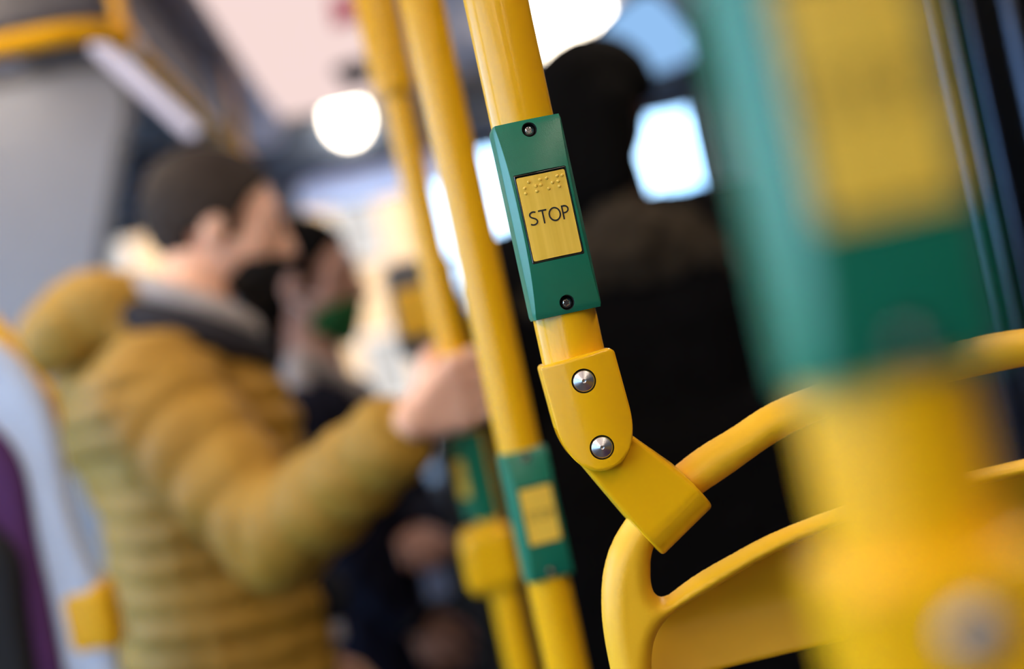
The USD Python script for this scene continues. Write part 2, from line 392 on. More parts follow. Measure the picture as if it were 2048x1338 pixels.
def grab_pole(name, label, axis, z0, z1, zc, turn, detail=True, clamp_drop=0.0, yoke=False):
    ca, sa = math.cos(turn), math.sin(turn)
    def W(m, extra=0.0):
        ca, sa = math.cos(turn + extra), math.sin(turn + extra)
        m = tm(m).copy(); v = m.vertices
        m.vertices = np.column_stack([axis[0] + ca * v[:, 0] - sa * v[:, 1], axis[1] + sa * v[:, 0] + ca * v[:, 1], v[:, 2]]); return m
    t = thing(name, label, 'grab pole', (axis[0], axis[1], z0))
    def ring_tube(a, b):                                            # lengths between rings stay short, so that shading is even
        return sweep([(0, 0, z) for z in np.linspace(a, b, max(3, int((b - a) / .05)))], POLE_R, 96)
    tube = m3.Manifold.cylinder(.1056, POLE_R, POLE_R, 96).translate([0, 0, zc - .0528])
    # housing: lofted rings, thicker in the middle
    zs = np.linspace(-.053, .053, 54); rings = []
    for z in zs:
        s = 1 - (abs(z) / .053) ** 2.5
        e = min((.053 - abs(z)) / .0012, 1); tr = .0006 * (1 - e)
        yf = .0188 + .0066 * s - tr; wf = .019 - .36 * (yf - .0158) - tr; w = .019 - tr
        xs = np.linspace(-wf, wf, 13)
        r = [(-w, .004), (-w, -.0145), (-w + .0004, -.0156), (-wf - .0004, -yf + .0005)]
        r += [(x, -(yf + .0011 * (1 - (x / wf) ** 2))) for x in xs]
        r += [(wf + .0004, -yf + .0005), (w - .0004, -.0156), (w, -.0145), (w, .004)]
        rings.append(np.column_stack([np.array(r), np.full(len(r), z)]))
    n = len(rings[0]); v = np.vstack(rings); f = []
    for i in range(len(rings) - 1):
        for q in range(n):
            q2 = (q + 1) % n; a, b = i * n, (i + 1) * n
            f += [[a + q, a + q2, b + q2], [a + q, b + q2, b + q]]
    for q in range(1, n - 1):
        f += [[0, q + 1, q], [(len(rings) - 1) * n, (len(rings) - 1) * n + q, (len(rings) - 1) * n + q + 1]]
    hm = trimesh.Trimesh(v, f, process=False)
    if hm.volume < 0: hm.invert()
    H = man(hm).translate([0, 0, zc])
    H = H - rbx((-.0143, -.04, zc - .0238), (.0143, -.0205, zc + .0243), .0007)
    for s in (-1, 1):
        hole = cyl((0, -.04, zc + s * .0472), (0, -.0148, zc + s * .0472), .0041, 40)
        H = H - hole; tube = tube - hole
    part(t, 'tube', W(trimesh.util.concatenate([ring_tube(z0, zc - .0528), tm(tube), ring_tube(zc + .0528, z1)])), M['yellow'], 40)
    h = part(t, 'button_housing', W(H), M['green'], 25, 'green plastic housing of the stop button')
    fr = rbx((-.0142, -.0251, zc - .0237), (.0142, -.0206, zc + .0242), .0006) - bx((-.01355, -.05, zc - .0229), (.01355, -.0218, zc + .0234))
    part(h, 'button_rim', W(fr), M['rim'], 30)
    big = m3.Manifold.cylinder(.1, .2, .2, 720).translate([0, -.0256 + .2, zc - .05])
    B = rbx((-.01325, -.0262, zc - .0225), (.01325, -.0215, zc + .0225), .0009) ^ big
    part(h, 'button', W(B), M['button'], 30, 'golden yellow button plate')
    bend = lambda m: trimesh.Trimesh(np.column_stack([m.vertices[:, 0], m.vertices[:, 1] + m.vertices[:, 0] ** 2 / .4, m.vertices[:, 2]]), m.faces, process=False)
    L = shapely.affinity.scale(shapely.affinity.translate(LETTERS, -13.25, -3.75 - .05), .001, .001, origin=(0, 0)).segmentize(.0006)
    txt = plate(L, -.02585, -.0253); txt.vertices[:, 2] += zc
    part(h, 'stop_lettering', W(bend(txt)), M['black'], False, 'black word STOP')
    dots = [(6.3, 3.2), (3.5, 6.0), (3.5, 8.8), (12.5, 3.1), (9.7, 5.9), (12.4, 5.9), (9.7, 8.7), (16.1, 3.0), (18.7, 5.9), (16.1, 8.7), (21.9, 3.0), (21.9, 5.8), (21.9, 8.5), (24.5, 3.1)]
    for a, b in dots:
        x = (a - 13.25) / 1000
        part(h, 'braille_dot', W(ell((x, -.0256 + x * x / .4, zc + (22.5 - b) / 1000), (.00092, .0007, .00092), 20)), M['button'], True)
    for s in (-1, 1):
        zz = zc + s * .0472
        cup = cyl((0, -.0200, zz), (0, -.0150, zz), .00405, 40) - cyl((0, -.03, zz), (0, -.0158, zz), .0038, 40)
        sc = lathe([(0, 0), (.0031, 0), (.0031, .0007), (.0028, .0013), (.0021, .0018), (.0011, .00205), (0, .0021)], 40, (0, -.0168, zz), (0, -1, 0))
        star = union([cyl((0, -.03, zz), (0, -.0178, zz), .00125, 24)] + [cyl((.0014 * math.cos(i * PI / 3 + .3), -.03, zz + .0014 * math.sin(i * PI / 3 + .3)), (.0014 * math.cos(i * PI / 3 + .3), -.0178, zz + .0014 * math.sin(i * PI / 3 + .3)), .00048, 16) for i in range(6)])
        part(h, 'screw_recess_shade', W(cup), M['hole'], 30, 'black cup for the shade in the screw recess')
        part(h, 'screw', W(sc - star), M['chrome'], 25, 'chrome star-socket screw')
    if not yoke: return t, W
    # yoke: a rounded shoe riveted to the pole end
    top, bot = zc - .0765 - clamp_drop, zc - .1393 - clamp_drop
    hw = .0204; cz = bot + .030; outline = [(-hw, top), (hw, top)]
    for a in np.linspace(0, PI, 41):
        c, s_ = math.cos(a), math.sin(a)
        outline.append((hw * math.copysign(abs(c) ** .92, c), cz - .030 * abs(s_) ** .92))
    oc = Polygon(outline).buffer(-.0022)
    pts = []
    for x, z in resample(oc.exterior.coords, .0022):
        yf = -.0226 + x * x / .085
        pts += [sph((x, yf, z), .0022, 12), sph((x, .019, z), .0022, 12)]
    for x in np.linspace(-.016, .016, 9):
        pts.append(sph((x, -.0226 + x * x / .085, top - .0022), .0022, 12))
    Y = m3.Manifold.batch_hull(pts)
    slot = bx((-.05, -.0165, bot - .01), (.05, .014, zc - .112 - clamp_drop))
    Y = Y - slot
    tilt = math.radians(3.0)
    def T(m):
        m = tm(m).copy(); v = m.vertices; x, z = v[:, 0], v[:, 2] - top
        m.vertices = np.column_stack([x * math.cos(tilt) - z * math.sin(tilt) + .0004, v[:, 1], top + z * math.cos(tilt) + x * math.sin(tilt)]); return m
    r1, r2 = zc - .0900 - clamp_drop, zc - .1266 - clamp_drop
    for rz in (r1, r2):
        Y = Y - cyl((0, -.05, rz), (0, -.0215, rz), .0066, 48)
    YT = math.radians(-4.0)
    y = part(t, 'clamp_yoke', W(T(Y), YT), M['yellow'], 30)
    for rz in (r1, r2):
        rv = lathe([(0, 0), (.0057, 0), (.0058, .0016), (.0055, .0020), (.0052, .0022), (.0011, .0035), (.0007, .0034), (.0005, .0028), (0, .0028)], 64, (0, -.0222, rz), (0, -1, 0))
        seat = cyl((0, -.0222, rz), (0, -.0216, rz), .0066, 40)
        part(y, 'rivet_gap_shade', W(T(seat), YT), M['hole'], 30, 'black disc for the shade in the gap round the rivet')
        part(y, 'rivet', W(T(rv), YT), M['steel'], 25, 'brushed steel rivet with a conical head')
    piv = W(T(trimesh.Trimesh([[0, 0, r2], [0.001, 0, r2], [0, 0, r2 + .001]], [[0, 1, 2]], process=False)), YT).vertices[0]
    return t, W, piv

def clamp_arm(t, piv, centre, tube_dir):
    """The arm that hangs from the yoke's pivot and wraps round the seat handle."""
    b = np.asarray(tube_dir, float) / np.linalg.norm(tube_dir)
    pts = []
    for a in np.linspace(0, 2 * PI, 28, endpoint=False):
        p = piv + np.array([.0128 * math.cos(a), 0, .0128 * math.sin(a)])
        pts += [sph(p + [0, -.0135, 0], .0016, 10), sph(p + [0, .0115, 0], .0016, 10)]
    u = np.cross(b, [0, 1.0, 0]); u /= np.linalg.norm(u); vv = np.cross(b, u)
    for s in (-.0172, .0172):
        for a in np.linspace(0, 2 * PI, 40, endpoint=False):
            pts.append(sph(centre + b * s + .0160 * (math.cos(a) * u + math.sin(a) * vv), .0022, 10))
    part(t, 'handle_clamp', m3.Manifold.batch_hull(pts), M['yellow'], 30)

MAIN = at(1085, 430, .78)
main_t, _, main_piv = grab_pole('grab_pole', 'sharp yellow pole in focus carrying the green unit with the readable button', (MAIN[0], MAIN[1]), 1.315, ZC, 1.4077, math.radians(2.2), yoke=True)
NEAR = at(1690, 430, .283)
near_t, _, near_piv = grab_pole('grab_pole', 'very blurred yellow pole nearest to the camera at the right', (NEAR[0], NEAR[1]), 1.28, ZC, 1.380, math.radians(2.2), clamp_drop=.012, yoke=True)
P2 = at(952, 500, 1.17)
p2_t, _ = grab_pole('grab_pole', 'softly blurred yellow pole just left of the sharp one, green unit low down', (P2[0], P2[1]), 0, ZC, 1.352 - .4 * .372, math.radians(9))
P3 = at(880, 590, 1.70)
p3_t, W3 = grab_pole('grab_pole', 'blurred yellow pole gripped by the person in the mustard jacket', (P3[0], P3[1]), 0, ZC, 1.195, math.radians(-62))
part(p3_t, 'collar', lathe([(.0176, 1.66), (.024, 1.66), (.026, 1.67), (.026, 1.80), (.024, 1.81), (.0176, 1.81)], 40, (P3[0], P3[1], 0)), M['yellow'])
part(p3_t, 'bracket', rbx((P3[0] - .042, P3[1] - .028, 1.055), (P3[0] + .024, P3[1] + .028, 1.135), .016), M['yellow'])
for (p, tt, z0) in ((MAIN, main_t, ZC), (NEAR, near_t, ZC), (P2, p2_t, ZC), (P3, p3_t, ZC)):
    part(tt, 'ceiling_flange', lathe([(.0176, z0 - .012), (.034, z0 - .012), (.036, z0 - .008), (.036, z0 - .0005), (.0176, z0 - .0005)], 40, (p[0], p[1], 0)), M['yellow'])
for (p, tt) in ((P2, p2_t), (P3, p3_t)):
    part(tt, 'floor_flange', lathe([(.0176, .0005), (.040, .0005), (.040, .008), (.036, .012), (.0176, .012)], 40, (p[0], p[1], 0)), M['yellow'])

# ------------------------------------------------------------------ yellow seats with moulded handle at the top
SY = MAIN[1] + .003
def px_list(pts): return [tuple(at_y(x, y, SY)[[0, 2]]) for x, y in pts]
def derolled(r, u):      # a point of the seat plane from its level coordinates
    ray = FWD + (r * RIGHT + u * UP) / F
    p = EYE + ray * (SY / ray[1]); return (p[0], p[2])
CX = derolled(870, 0)[0]
outer_l = px_list([(1222, 1338), (1209, 1265), (1205, 1190), (1212, 1130), (1229, 1082), (1262, 1030), (1308, 975), (1356, 931), (1413, 889), (1466, 857), (1530, 815), (1600, 783)]) + [derolled(690, -214), derolled(790, -204)]
def mirror(l): return l + [(2 * CX - x, z) for x, z in l[::-1]]
so = spline(outer_l + [derolled(870, -202)], 120)
zlow = .93
outer = [(so[0][0] + .003, zlow)] + mirror([tuple(p) for p in so])
outer = outer + [(2 * CX - so[0][0] - .003, zlow)]
hole_up = px_list([(1303, 1140), (1304, 1115), (1318, 1078), (1352, 1034), (1413, 984), (1466, 948), (1523, 907), (1571, 876)]) + [derolled(600, -296), derolled(740, -284), derolled(870, -281)]
hole_lo = px_list([(1303, 1152), (1306, 1178), (1316, 1195), (1328, 1198), (1347, 1188), (1395, 1153), (1457, 1117), (1523, 1081), (1588, 1052), (1676, 1019)]) + [derolled(680, -470), derolled(780, -466), derolled(870, -465)]
hu, hl = spline(hole_up, 60), spline(hole_lo, 60)
opening = [tuple(p) for p in hu] + [(2 * CX - x, z) for x, z in hu[::-1][1:]] + [(2 * CX - x, z) for x, z in hl] + [tuple(p) for p in hl[::-1][1:]]
rec_l = px_list([(1305, 1338), (1307, 1300), (1316, 1268), (1333, 1243), (1360, 1219), (1413, 1188), (1501, 1135), (1588, 1091)]) + [derolled(560, -513), derolled(700, -500), derolled(870, -496)]
rl = spline(rec_l, 70)
recess = [(rl[0][0] + .001, zlow + .05)] + mirror([tuple(p) for p in rl]) + [(2 * CX - rl[0][0] - .001, zlow + .05)]
OUT, OPEN, REC = Polygon(outer).buffer(0), Polygon(opening).buffer(0), Polygon(recess).buffer(0)
FRAME = OUT.difference(OPEN).difference(REC)
def rounded_solid(poly, R, front, back, edge, y0, blur=1.3):
    """A polygon in x, z as a moulded solid: rounded over R at its edges, front and back metres thick about y0."""
    from scipy.ndimage import gaussian_filter
    x0, z0, x1, z1 = poly.bounds; s = .001; pad = .008
    gx, gz = np.arange(x0 - pad, x1 + pad, s), np.arange(z0 - pad, z1 + pad, s)
    X, Z = np.meshgrid(gx, gz, indexing='ij')
    b = np.vstack([resample(r.coords, .0004) for r in (poly.exterior, *poly.interiors)])
    D = cKDTree(b).query(np.column_stack([X.ravel(), Z.ravel()]))[0].reshape(X.shape)
    D = gaussian_filter(np.where(shapely.contains_xy(poly, X.ravel(), Z.ravel()).reshape(X.shape), D, -D), blur)
    w = np.maximum(R - D, 0).tolist(); nx, nz = len(gx), len(gz); ax, az = float(gx[0]), float(gz[0])
    def f(x, y, z):
        i, k = (x - ax) / s, (z - az) / s
        i0 = min(max(int(i), 0), nx - 2); k0 = min(max(int(k), 0), nz - 2); i -= i0; k -= k0
        a, c = w[i0], w[i0 + 1]
        ww = (a[k0] * (1 - k) + a[k0 + 1] * k) * (1 - i) + (c[k0] * (1 - k) + c[k0 + 1] * k) * i
        q = y * R / (front if y < 0 else back)
        return R - math.sqrt(ww * ww + q * q)
    m = tm(m3.Manifold.level_set(f, [x0 - .004, -front - .003, z0 - .004, x1 + .004, back + .003, z1 + .004], edge, 0.0))
    m = trimesh.Trimesh(m.vertices + [0, y0, 0], m.faces, process=True)
    trimesh.smoothing.filter_taubin(m, lamb=.5, nu=.52, iterations=10)
    if m.volume < 0: m.invert()
    return m
frame_mesh = rounded_solid(FRAME, .0106, .0165, .004, .0023, SY + .006)
zr, zb = 1.35 - 665 / F * SY, 1.35 - 772 / F * SY
PANEL = REC.buffer(.0015).intersection(rect(-2, zb, 3, 3))
panel_mesh = pillow(PANEL, .004, lambda x, z: SY + .013 + .028 * np.clip(1 - np.abs(z - zr) / np.where(z > zr, .075, .05), 0, 1), .002)
LOWER = REC.buffer(.006).intersection(rect(-2, 0, 3, zb - .016))
lower_mesh = pillow(LOWER, .004, lambda x, z: SY + .012 + 0 * x, .006)

def yellow_seat(label, base_y, dz, first=[None]):
    dy = base_y - SY
    t = thing('passenger_seat', label, 'seat', (CX, base_y + .25, 0))
    def sh(m): m = tm(m).copy(); m.vertices = m.vertices + [0, dy, dz]; return m
    part(t, 'back_frame', sh(frame_mesh), M['yplastic'], True, 'yellow moulded frame with a handle along its top')
    part(t, 'back_panel', sh(panel_mesh), M['yshade'], 50)
    part(t, 'lower_panel', sh(lower_mesh), M['yshade'], 50)
    part(t, 'backrest_cushion', sh(rbx((CX - .19, SY + .032, .56), (CX + .19, SY + .085, 1.08), .024)), M['purple'], 40)
    part(t, 'seat_cushion', sh(rbx((CX - .21, SY + .02, .42), (CX + .21, SY + .46, .50), .03)), M['purple'], 40)
    part(t, 'rear_shell', sh(rbx((CX - .21, SY - .012, .44), (CX + .21, SY + .035, .96), .012)), M['yplastic'], 40)
    part(t, 'pedestal', sh(rbx((CX - .05, SY + .10, -dz + .002), (CX + .05, SY + .34, .43), .02)), M['blackplastic'], 40)
    return t
yellow_seat('yellow seat back with an open moulded handle clasped by the clamp of the sharp pole', SY, 0)
cc = at_y(1329, 1014, SY)
bdir = at_y(1376, 964, SY) - at_y(1276, 1062, SY)
clamp_arm(main_t, main_piv, cc, bdir)
NSY = NEAR[1] + .003
near_dz = near_piv[2] - main_piv[2]
yellow_seat('yellow seat back nearest to the camera, below the very blurred pole', NSY, near_dz)
clamp_arm(near_t, near_piv, cc + np.array([0, NSY - SY, near_dz]), bdir)

# ------------------------------------------------------------------ overhead rail, strip light, grey partition, left seat
h = .60; rz = EYE[2] + h
def at_h(px, py, z):
    ray = at(px, py, 1.0) - EYE
    return EYE + ray * ((z - EYE[2]) / ray[2])
e1 = at_h(205, 52, rz)
RX, RY = -.380, e1[1]
rail_pts = [(-1.36, RY, rz), (RX - .09, RY, rz)] + [(RX - .09 + .09 * math.sin(a), RY + .09 - .09 * math.cos(a), rz) for a in np.linspace(.1, PI / 2, 10)] + [(RX, RY + .3, rz), (RX, 3.9, rz)]
rl_t = thing('overhead_rail', 'yellow overhead handrail bending away from the left wall at upper left', 'handrail', (RX, RY, rz))
part(rl_t, 'tube', sweep(rail_pts, .0175, 24), M['railpaint'], True)
for y in (RY + .12, 3.85):
    part(rl_t, 'hanger', cyl((RX, y, rz + .01), (RX, y, ZC - .001), .011, 20), M['yellow'])
    part(rl_t, 'sleeve', cyl((RX, y - .035, rz), (RX, y + .035, rz), .023, 28), M['yellow'])
part(rl_t, 'wall_bracket', cyl((XL + .001, RY, rz), (XL + .03, RY, rz), .035, 28), M['yellow'])
s0, s1 = at_h(196, 92, rz - .004), at_h(392, 246, rz - .004)
SX = RX - .037
st = thing('strip_light', 'pale lilac tubular strip light running below the overhead rail', 'strip light', (SX, s0[1], rz - .02))
part(st, 'diffuser', bone((SX, s0[1], rz - .004), (SX, s1[1] + .05, rz - .004), .0165, .0165, 24), M['strip'], True)
part(st, 'carrier', rbx((SX - .014, s0[1] - .02, rz + .010), (SX + .014, s1[1] + .07, rz + .022), .004, 8), M['rubber'])

PY = 2.78
pp = [tuple(at_y(x, y, PY)[[0, 2]]) for x, y in [(228, 640), (214, 560), (222, 480), (240, 380), (258, 290), (272, 225), (262, 160), (228, 122), (160, 118), (60, 140)]]
pl = [tuple(p) for p in spline(pp[:8], 50)] + pp[8:]
ztop = pl[-1][1]
PG = Polygon([(pl[0][0] + .03, .02)] + pl + [(XL + .002, ztop - .01), (XL + .002, .02)]).buffer(0)
pt = thing('partition', 'plain light grey partition panel behind the passengers at the left', 'partition', (-1.0, PY, 0))
part(pt, 'panel', plate(PG.buffer(-.012), PY - .010, PY + .010), M['grey'])
part(pt, 'edge_trim', plate(PG.difference(PG.buffer(-.022)), PY - .018, PY + .018), M['rubber'])

# left seat, facing the camera
LY = 1.72
def lpx(l): return [tuple(at_y(x, y, LY)[[0, 2]]) for x, y in l]
edge_o = lpx([(-60, 668), (0, 692), (40, 728), (72, 772), (106, 850), (126, 950), (152, 1062), (190, 1152), (232, 1330)])
edge_i = lpx([(-70, 820), (0, 862), (32, 902), (69, 1045), (98, 1180), (128, 1338)])
edge_b = lpx([(-70, 985), (0, 1050), (37, 1084), (62, 1190), (84, 1338)])
so_, si_, sb_ = spline(edge_o, 40), spline(edge_i, 40), spline(edge_b, 40)
lx = so_[0][0] - .16
def close(l, zlo): return Polygon([tuple(p) for p in l] + [(l[-1][0] + .012, zlo)] + [(2 * lx - l[-1][0] - .012, zlo)] + [(2 * lx - x, z) for x, z in l[::-1]]).buffer(0)
SHELL, FAB, CUS = close(so_, .46), close(si_, .47), close(sb_, .48)
ls = thing('passenger_seat', 'passenger seat with purple and black upholstery in a pale blue shell, lower left corner', 'seat', (lx, LY, 0))
part(ls, 'shell', pillow(SHELL, .018, lambda x, z: LY + .02 + 0 * x, .008), M['shell'], 50, 'pale blue plastic shell')
part(ls, 'upholstery', pillow(FAB, .018, lambda x, z: LY + 0 * x, .008, .014), M['purple'], 50, 'purple woven upholstery')
part(ls, 'backrest_cushion', pillow(CUS, .02, lambda x, z: LY - .012 + 0 * x, .008, .02), M['blackfab'], 50, 'black cushion')
gb = lpx([(-40, 640), (-4, 684), (30, 742), (82, 800), (84, 880), (96, 980), (120, 1080), (150, 1180), (170, 1262), (176, 1335)])
gs = np.array([(x - .006, LY + .055, z) for x, z in spline(gb, 50)])
part(ls, 'grab_frame', sweep([*gs, (gs[-1][0] + .01, LY + .055, .5)], .0125, 16), M['yplastic'], True, 'yellow tubular frame behind the shell')
hp = at_y(182, 1235, LY + .03)
part(ls, 'armrest_joint', rbx(hp - [.032, .03, .045], hp + [.032, .04, .045], .018), M['yplastic'], 40, 'yellow joint cover')
part(ls, 'seat_cushion', rbx((lx - .2, LY - .46, .42), (lx + .2, LY - .005, .50), .03), M['purple'], 40)
part(ls, 'pedestal', rbx((lx - .06, LY - .3, .001), (lx + .06, LY - .05, .43), .02), M['blackplastic'], 40)

# ------------------------------------------------------------------ validator, display, cards, screens at the front
vp = at(836, 618, 2.35); vx, vy = vp[0], vp[1]
vd = thing('ticket_validator', 'grey and yellow ticket validator on a black stand beyond the far yellow pole', 'ticket validator', (vx, vy, 0))
part(vd, 'body', rbx((vx - .045, vy - .04, vp[2] - .082), (vx + .045, vy + .04, vp[2] + .082), .025, 16), M['validator'])
part(vd, 'front_cover', rbx((vx - .036, vy - .047, vp[2] - .045), (vx + .040, vy - .03, vp[2] + .035), .008, 12), M['yplastic'])
part(vd, 'stand', cyl((vx, vy, .012), (vx, vy, vp[2] - .07), .022), M['blackplastic'])
part(vd, 'base', lathe([(0, .0005), (.10, .0005), (.10, .008), (.03, .016), (0, .016)], 40, (vx, vy, 0)), M['blackplastic'])

def at_yy(px, py, y): return at_y(px, py, y)
iy = 3.9
dpts = [tuple(at_y(x, y, iy)[[0, 2]]) for x, y in [(1182, 112), (1236, 20), (1300, -14), (1366, 40), (1408, 88), (1330, 140), (1250, 150)]]
DP = Polygon([tuple(p) for p in spline(dpts, 40, True)]).buffer(-.02).buffer(.02)
dt = thing('information_display', 'glowing light blue information display hanging under the ceiling at the front', 'display', (*np.mean(dpts, 0)[:1], iy, np.mean(dpts, 0)[1]))
part(dt, 'casing', plate(DP.buffer(.016), iy + .004, iy + .05), M['blackplastic'])
part(dt, 'screen', plate(DP, iy - .004, iy + .006), M['screen'])
dx_ = np.mean(dpts, 0)
part(dt, 'bracket', rbx((dx_[0] - .03, iy + .01, dx_[1]), (dx_[0] + .03, iy + .04, ZC - .001), .008), M['blackplastic'])

def card(name, label, cat, pts, y, m):
    q = [tuple(at_y(a, b, y)[[0, 2]]) for a, b in pts]
    P = Polygon(q).buffer(-.006).buffer(.006)
    t = thing(name, label, cat, (np.mean(q, 0)[0], y, np.mean(q, 0)[1]))
    part(t, 'card', plate(P, y - .002, y + .002), m)
    top = P.bounds[3]; xm = [a for a, b in q][int(np.argmax([b for a, b in q]))]
    part(t, 'clip', rbx((xm - .008, y - .006, top - .012), (xm + .008, y + .006, max(ZC - .001, top + .01)), .003, 8), M['white'])
card('hanging_card', 'pink advertising card hanging from the ceiling left of the far poles', 'card', [(652, -40), (742, -60), (735, 40), (664, 58)], 3.3, M['pink'])
card('hanging_card', 'light blue triangular card hanging in front of the windscreen header', 'card', [(522, 176), (566, 240), (560, 290), (486, 300), (484, 262)], 4.4, M['bluecard'])

bl = [tuple(at_y(x, y, 4.965)[[0, 2]]) for x, y in [(592, 372), (600, 420), (690, 412), (850, 372), (930, 352), (930, 290), (760, 330), (640, 350)]]
BL = Polygon(bl).buffer(-.02).buffer(.02)
sb = thing('sun_blind', 'pale lilac sun blind pulled down along the top left of the windscreen', 'sun blind', (bl[0][0], 4.965, bl[0][1]))
part(sb, 'cloth', plate(BL, 4.963, 4.967), M['blind'])
part(sb, 'bottom_bar', sweep([(x, 4.965, z) for x, z in (bl[1], bl[2], bl[3], bl[4])], .006, 10), M['white'], True)
cp = at_h(712, 150, ZC - .085)
cd = thing('ceiling_dome', 'small grey dome camera on the ceiling above the glowing round lamp', 'camera', (cp[0], cp[1], ZC - .06))
part(cd, 'ring', lathe([(.0, 0), (.062, 0), (.062, -.018), (0, -.018)], 40, (cp[0], cp[1], ZC - .056)), M['rubber'])
part(cd, 'dome', m3.Manifold.sphere(.050, 40).scale([1, 1, .9]).translate([cp[0], cp[1], ZC - .076]), M['domegrey'], True)

# dark glazed screen with posts at the right edge
gy = 1.55
for_posts = [(1893, 200), (1932, 200), (1996, 300), (2060, 200)]
gx = [at_y(x, y, gy)[0] for x, y in for_posts]
gs_t = thing('glazed_screen', 'dark glazed screen with glossy black posts at the right edge', 'glass screen', ((gx[0] + XR) / 2, gy, 0))
for i, x in enumerate(gx):
    part(gs_t, 'post', cyl((x, gy, .001), (x, gy, ZC - .001), (.010, .012, .008, .012)[i], 32), M['post'], 40)
part(gs_t, 'lower_panel', rbx((gx[0], gy - .006, .06), (XR - .002, gy + .006, 1.02), .003, 8), M['darkwall'])
part(gs_t, 'glass', bx((gx[0], gy - .003, 1.0), (XR - .002, gy + .003, 2.15)), M['tint'])
part(gs_t, 'top_rail', cyl((gx[0], gy, 2.16), (XR - .001, gy, 2.16), .014), M['post'], 40)

# driver's cab partition
by = 4.5
cz_ = at_y(1370, 413, by)[2]
cb = thing('cab_partition', 'black partition of the driver cab below the bright windscreen', 'cab partition', (.75, by, 0))
part(cb, 'panel', rbx((.12, by - .02, .001), (XR - .002, by + .02, cz_), .008), M['blackplastic'])
part(cb, 'top_rail', rbx((.10, by - .03, cz_ - .004), (XR - .002, by + .03, cz_ + .012), .008), M['blackplastic'])
db = thing('dashboard', 'dark dashboard under the windscreen at the front', 'dashboard', (.1, 4.8, 0))
part(db, 'console', rbx((-.40, 4.62, .001), (1.1, 5.04, .90), .04), M['blackplastic'])
part(db, 'top_pad', rbx((-.42, 4.56, .86), (1.12, 5.045, .955), .03), M['rubber'])

# ------------------------------------------------------------------ people
def mirror_y(v): return np.asarray(v, float) * [1, -1, 1]
def rot_to(facing, pitch=0.0, roll=0.0):
    """Rotation of head space (x forward, z up): yaw to facing (radians), nod by pitch (down positive)."""
    cy_, sy_ = math.cos(facing), math.sin(facing); cp, sp = math.cos(pitch), math.sin(pitch); cr, sr = math.cos(roll), math.sin(roll)
    Rz = np.array([[cy_, -sy_, 0], [sy_, cy_, 0], [0, 0, 1]]); Ry = np.array([[cp, 0, sp], [0, 1, 0], [-sp, 0, cp]]); Rx = np.array([[1, 0, 0], [0, cr, -sr], [0, sr, cr]])
    return Rz @ Ry @ Rx
def place(mf, R, o): return mf.transform(np.column_stack([R, np.asarray(o, float)]))

def head_solid():
    parts = [ell((-.014, 0, .030), (.098, .077, .090)),
             hullof(((.062, .030, .034), .028), ((.062, -.030, .034), .028), ((.052, .040, -.028), .024), ((.052, -.040, -.028), .024), ((.066, 0, -.094), .020),
                    ((.0, .050, -.062), .018), ((.0, -.050, -.062), .018), ((-.02, 0, .0), .06)),
             hullof(((.090, 0, .018), .008), ((.111, 0, -.024), .010), ((.088, .012, -.030), .009), ((.088, -.012, -.030), .009)),
             hullof(((.084, .014, -.056), .007), ((.084, -.014, -.056), .007)), hullof(((.081, .012, -.068), .007), ((.081, -.012, -.068), .007)),
             hullof(((.086, .020, .032), .007), ((.078, .046, .030), .007)), hullof(((.086, -.020, .032), .007), ((.078, -.046, .030), .007))]
    for s in (-1, 1):
        parts += [ell((-.008, s * .079, -.004), (.019, .008, .033)), ell((-.002, s * .076, -.022), (.012, .007, .014))]
    return parts
def hair_solid(long=False):
    hshape = ell((-.018, 0, .034), (.108, .088, .100), 40)
    cut = m3.Manifold.batch_hull([sph((.075, y, .090), .004, 8) for y in (-.12, .12)] + [sph((.14, y, .112), .004, 8) for y in (-.12, .12)] + [sph((.036, y, .030), .004, 8) for y in (-.12, .12)]
        + [sph((.03, y, -.12), .004, 8) for y in (-.12, .12)] + [sph((.14, y, -.12), .004, 8) for y in (-.12, .12)])
    cut2 = bx((-.042, -.12, -.14), (.06, .12, -.012)) + bx((-.16, -.12, -.16), (.06, .12, -.052))
    hs = hshape - cut - (bx((-.03, -.12, -.14), (.06, .12, -.02)) if long else cut2)
    if long: hs = hs + hullof(((-.07, .03, .0), .06), ((-.07, -.03, .0), .06), ((-.085, .03, -.14), .045), ((-.085, -.03, -.14), .045))
    return hs
def strands(t, amp, seed):
    t.vertices = t.vertices + t.vertex_normals * ((meshkit.fbm(t.vertices * [60, 60, 25], 3, seed) - .5) * amp)[:, None]
    return t

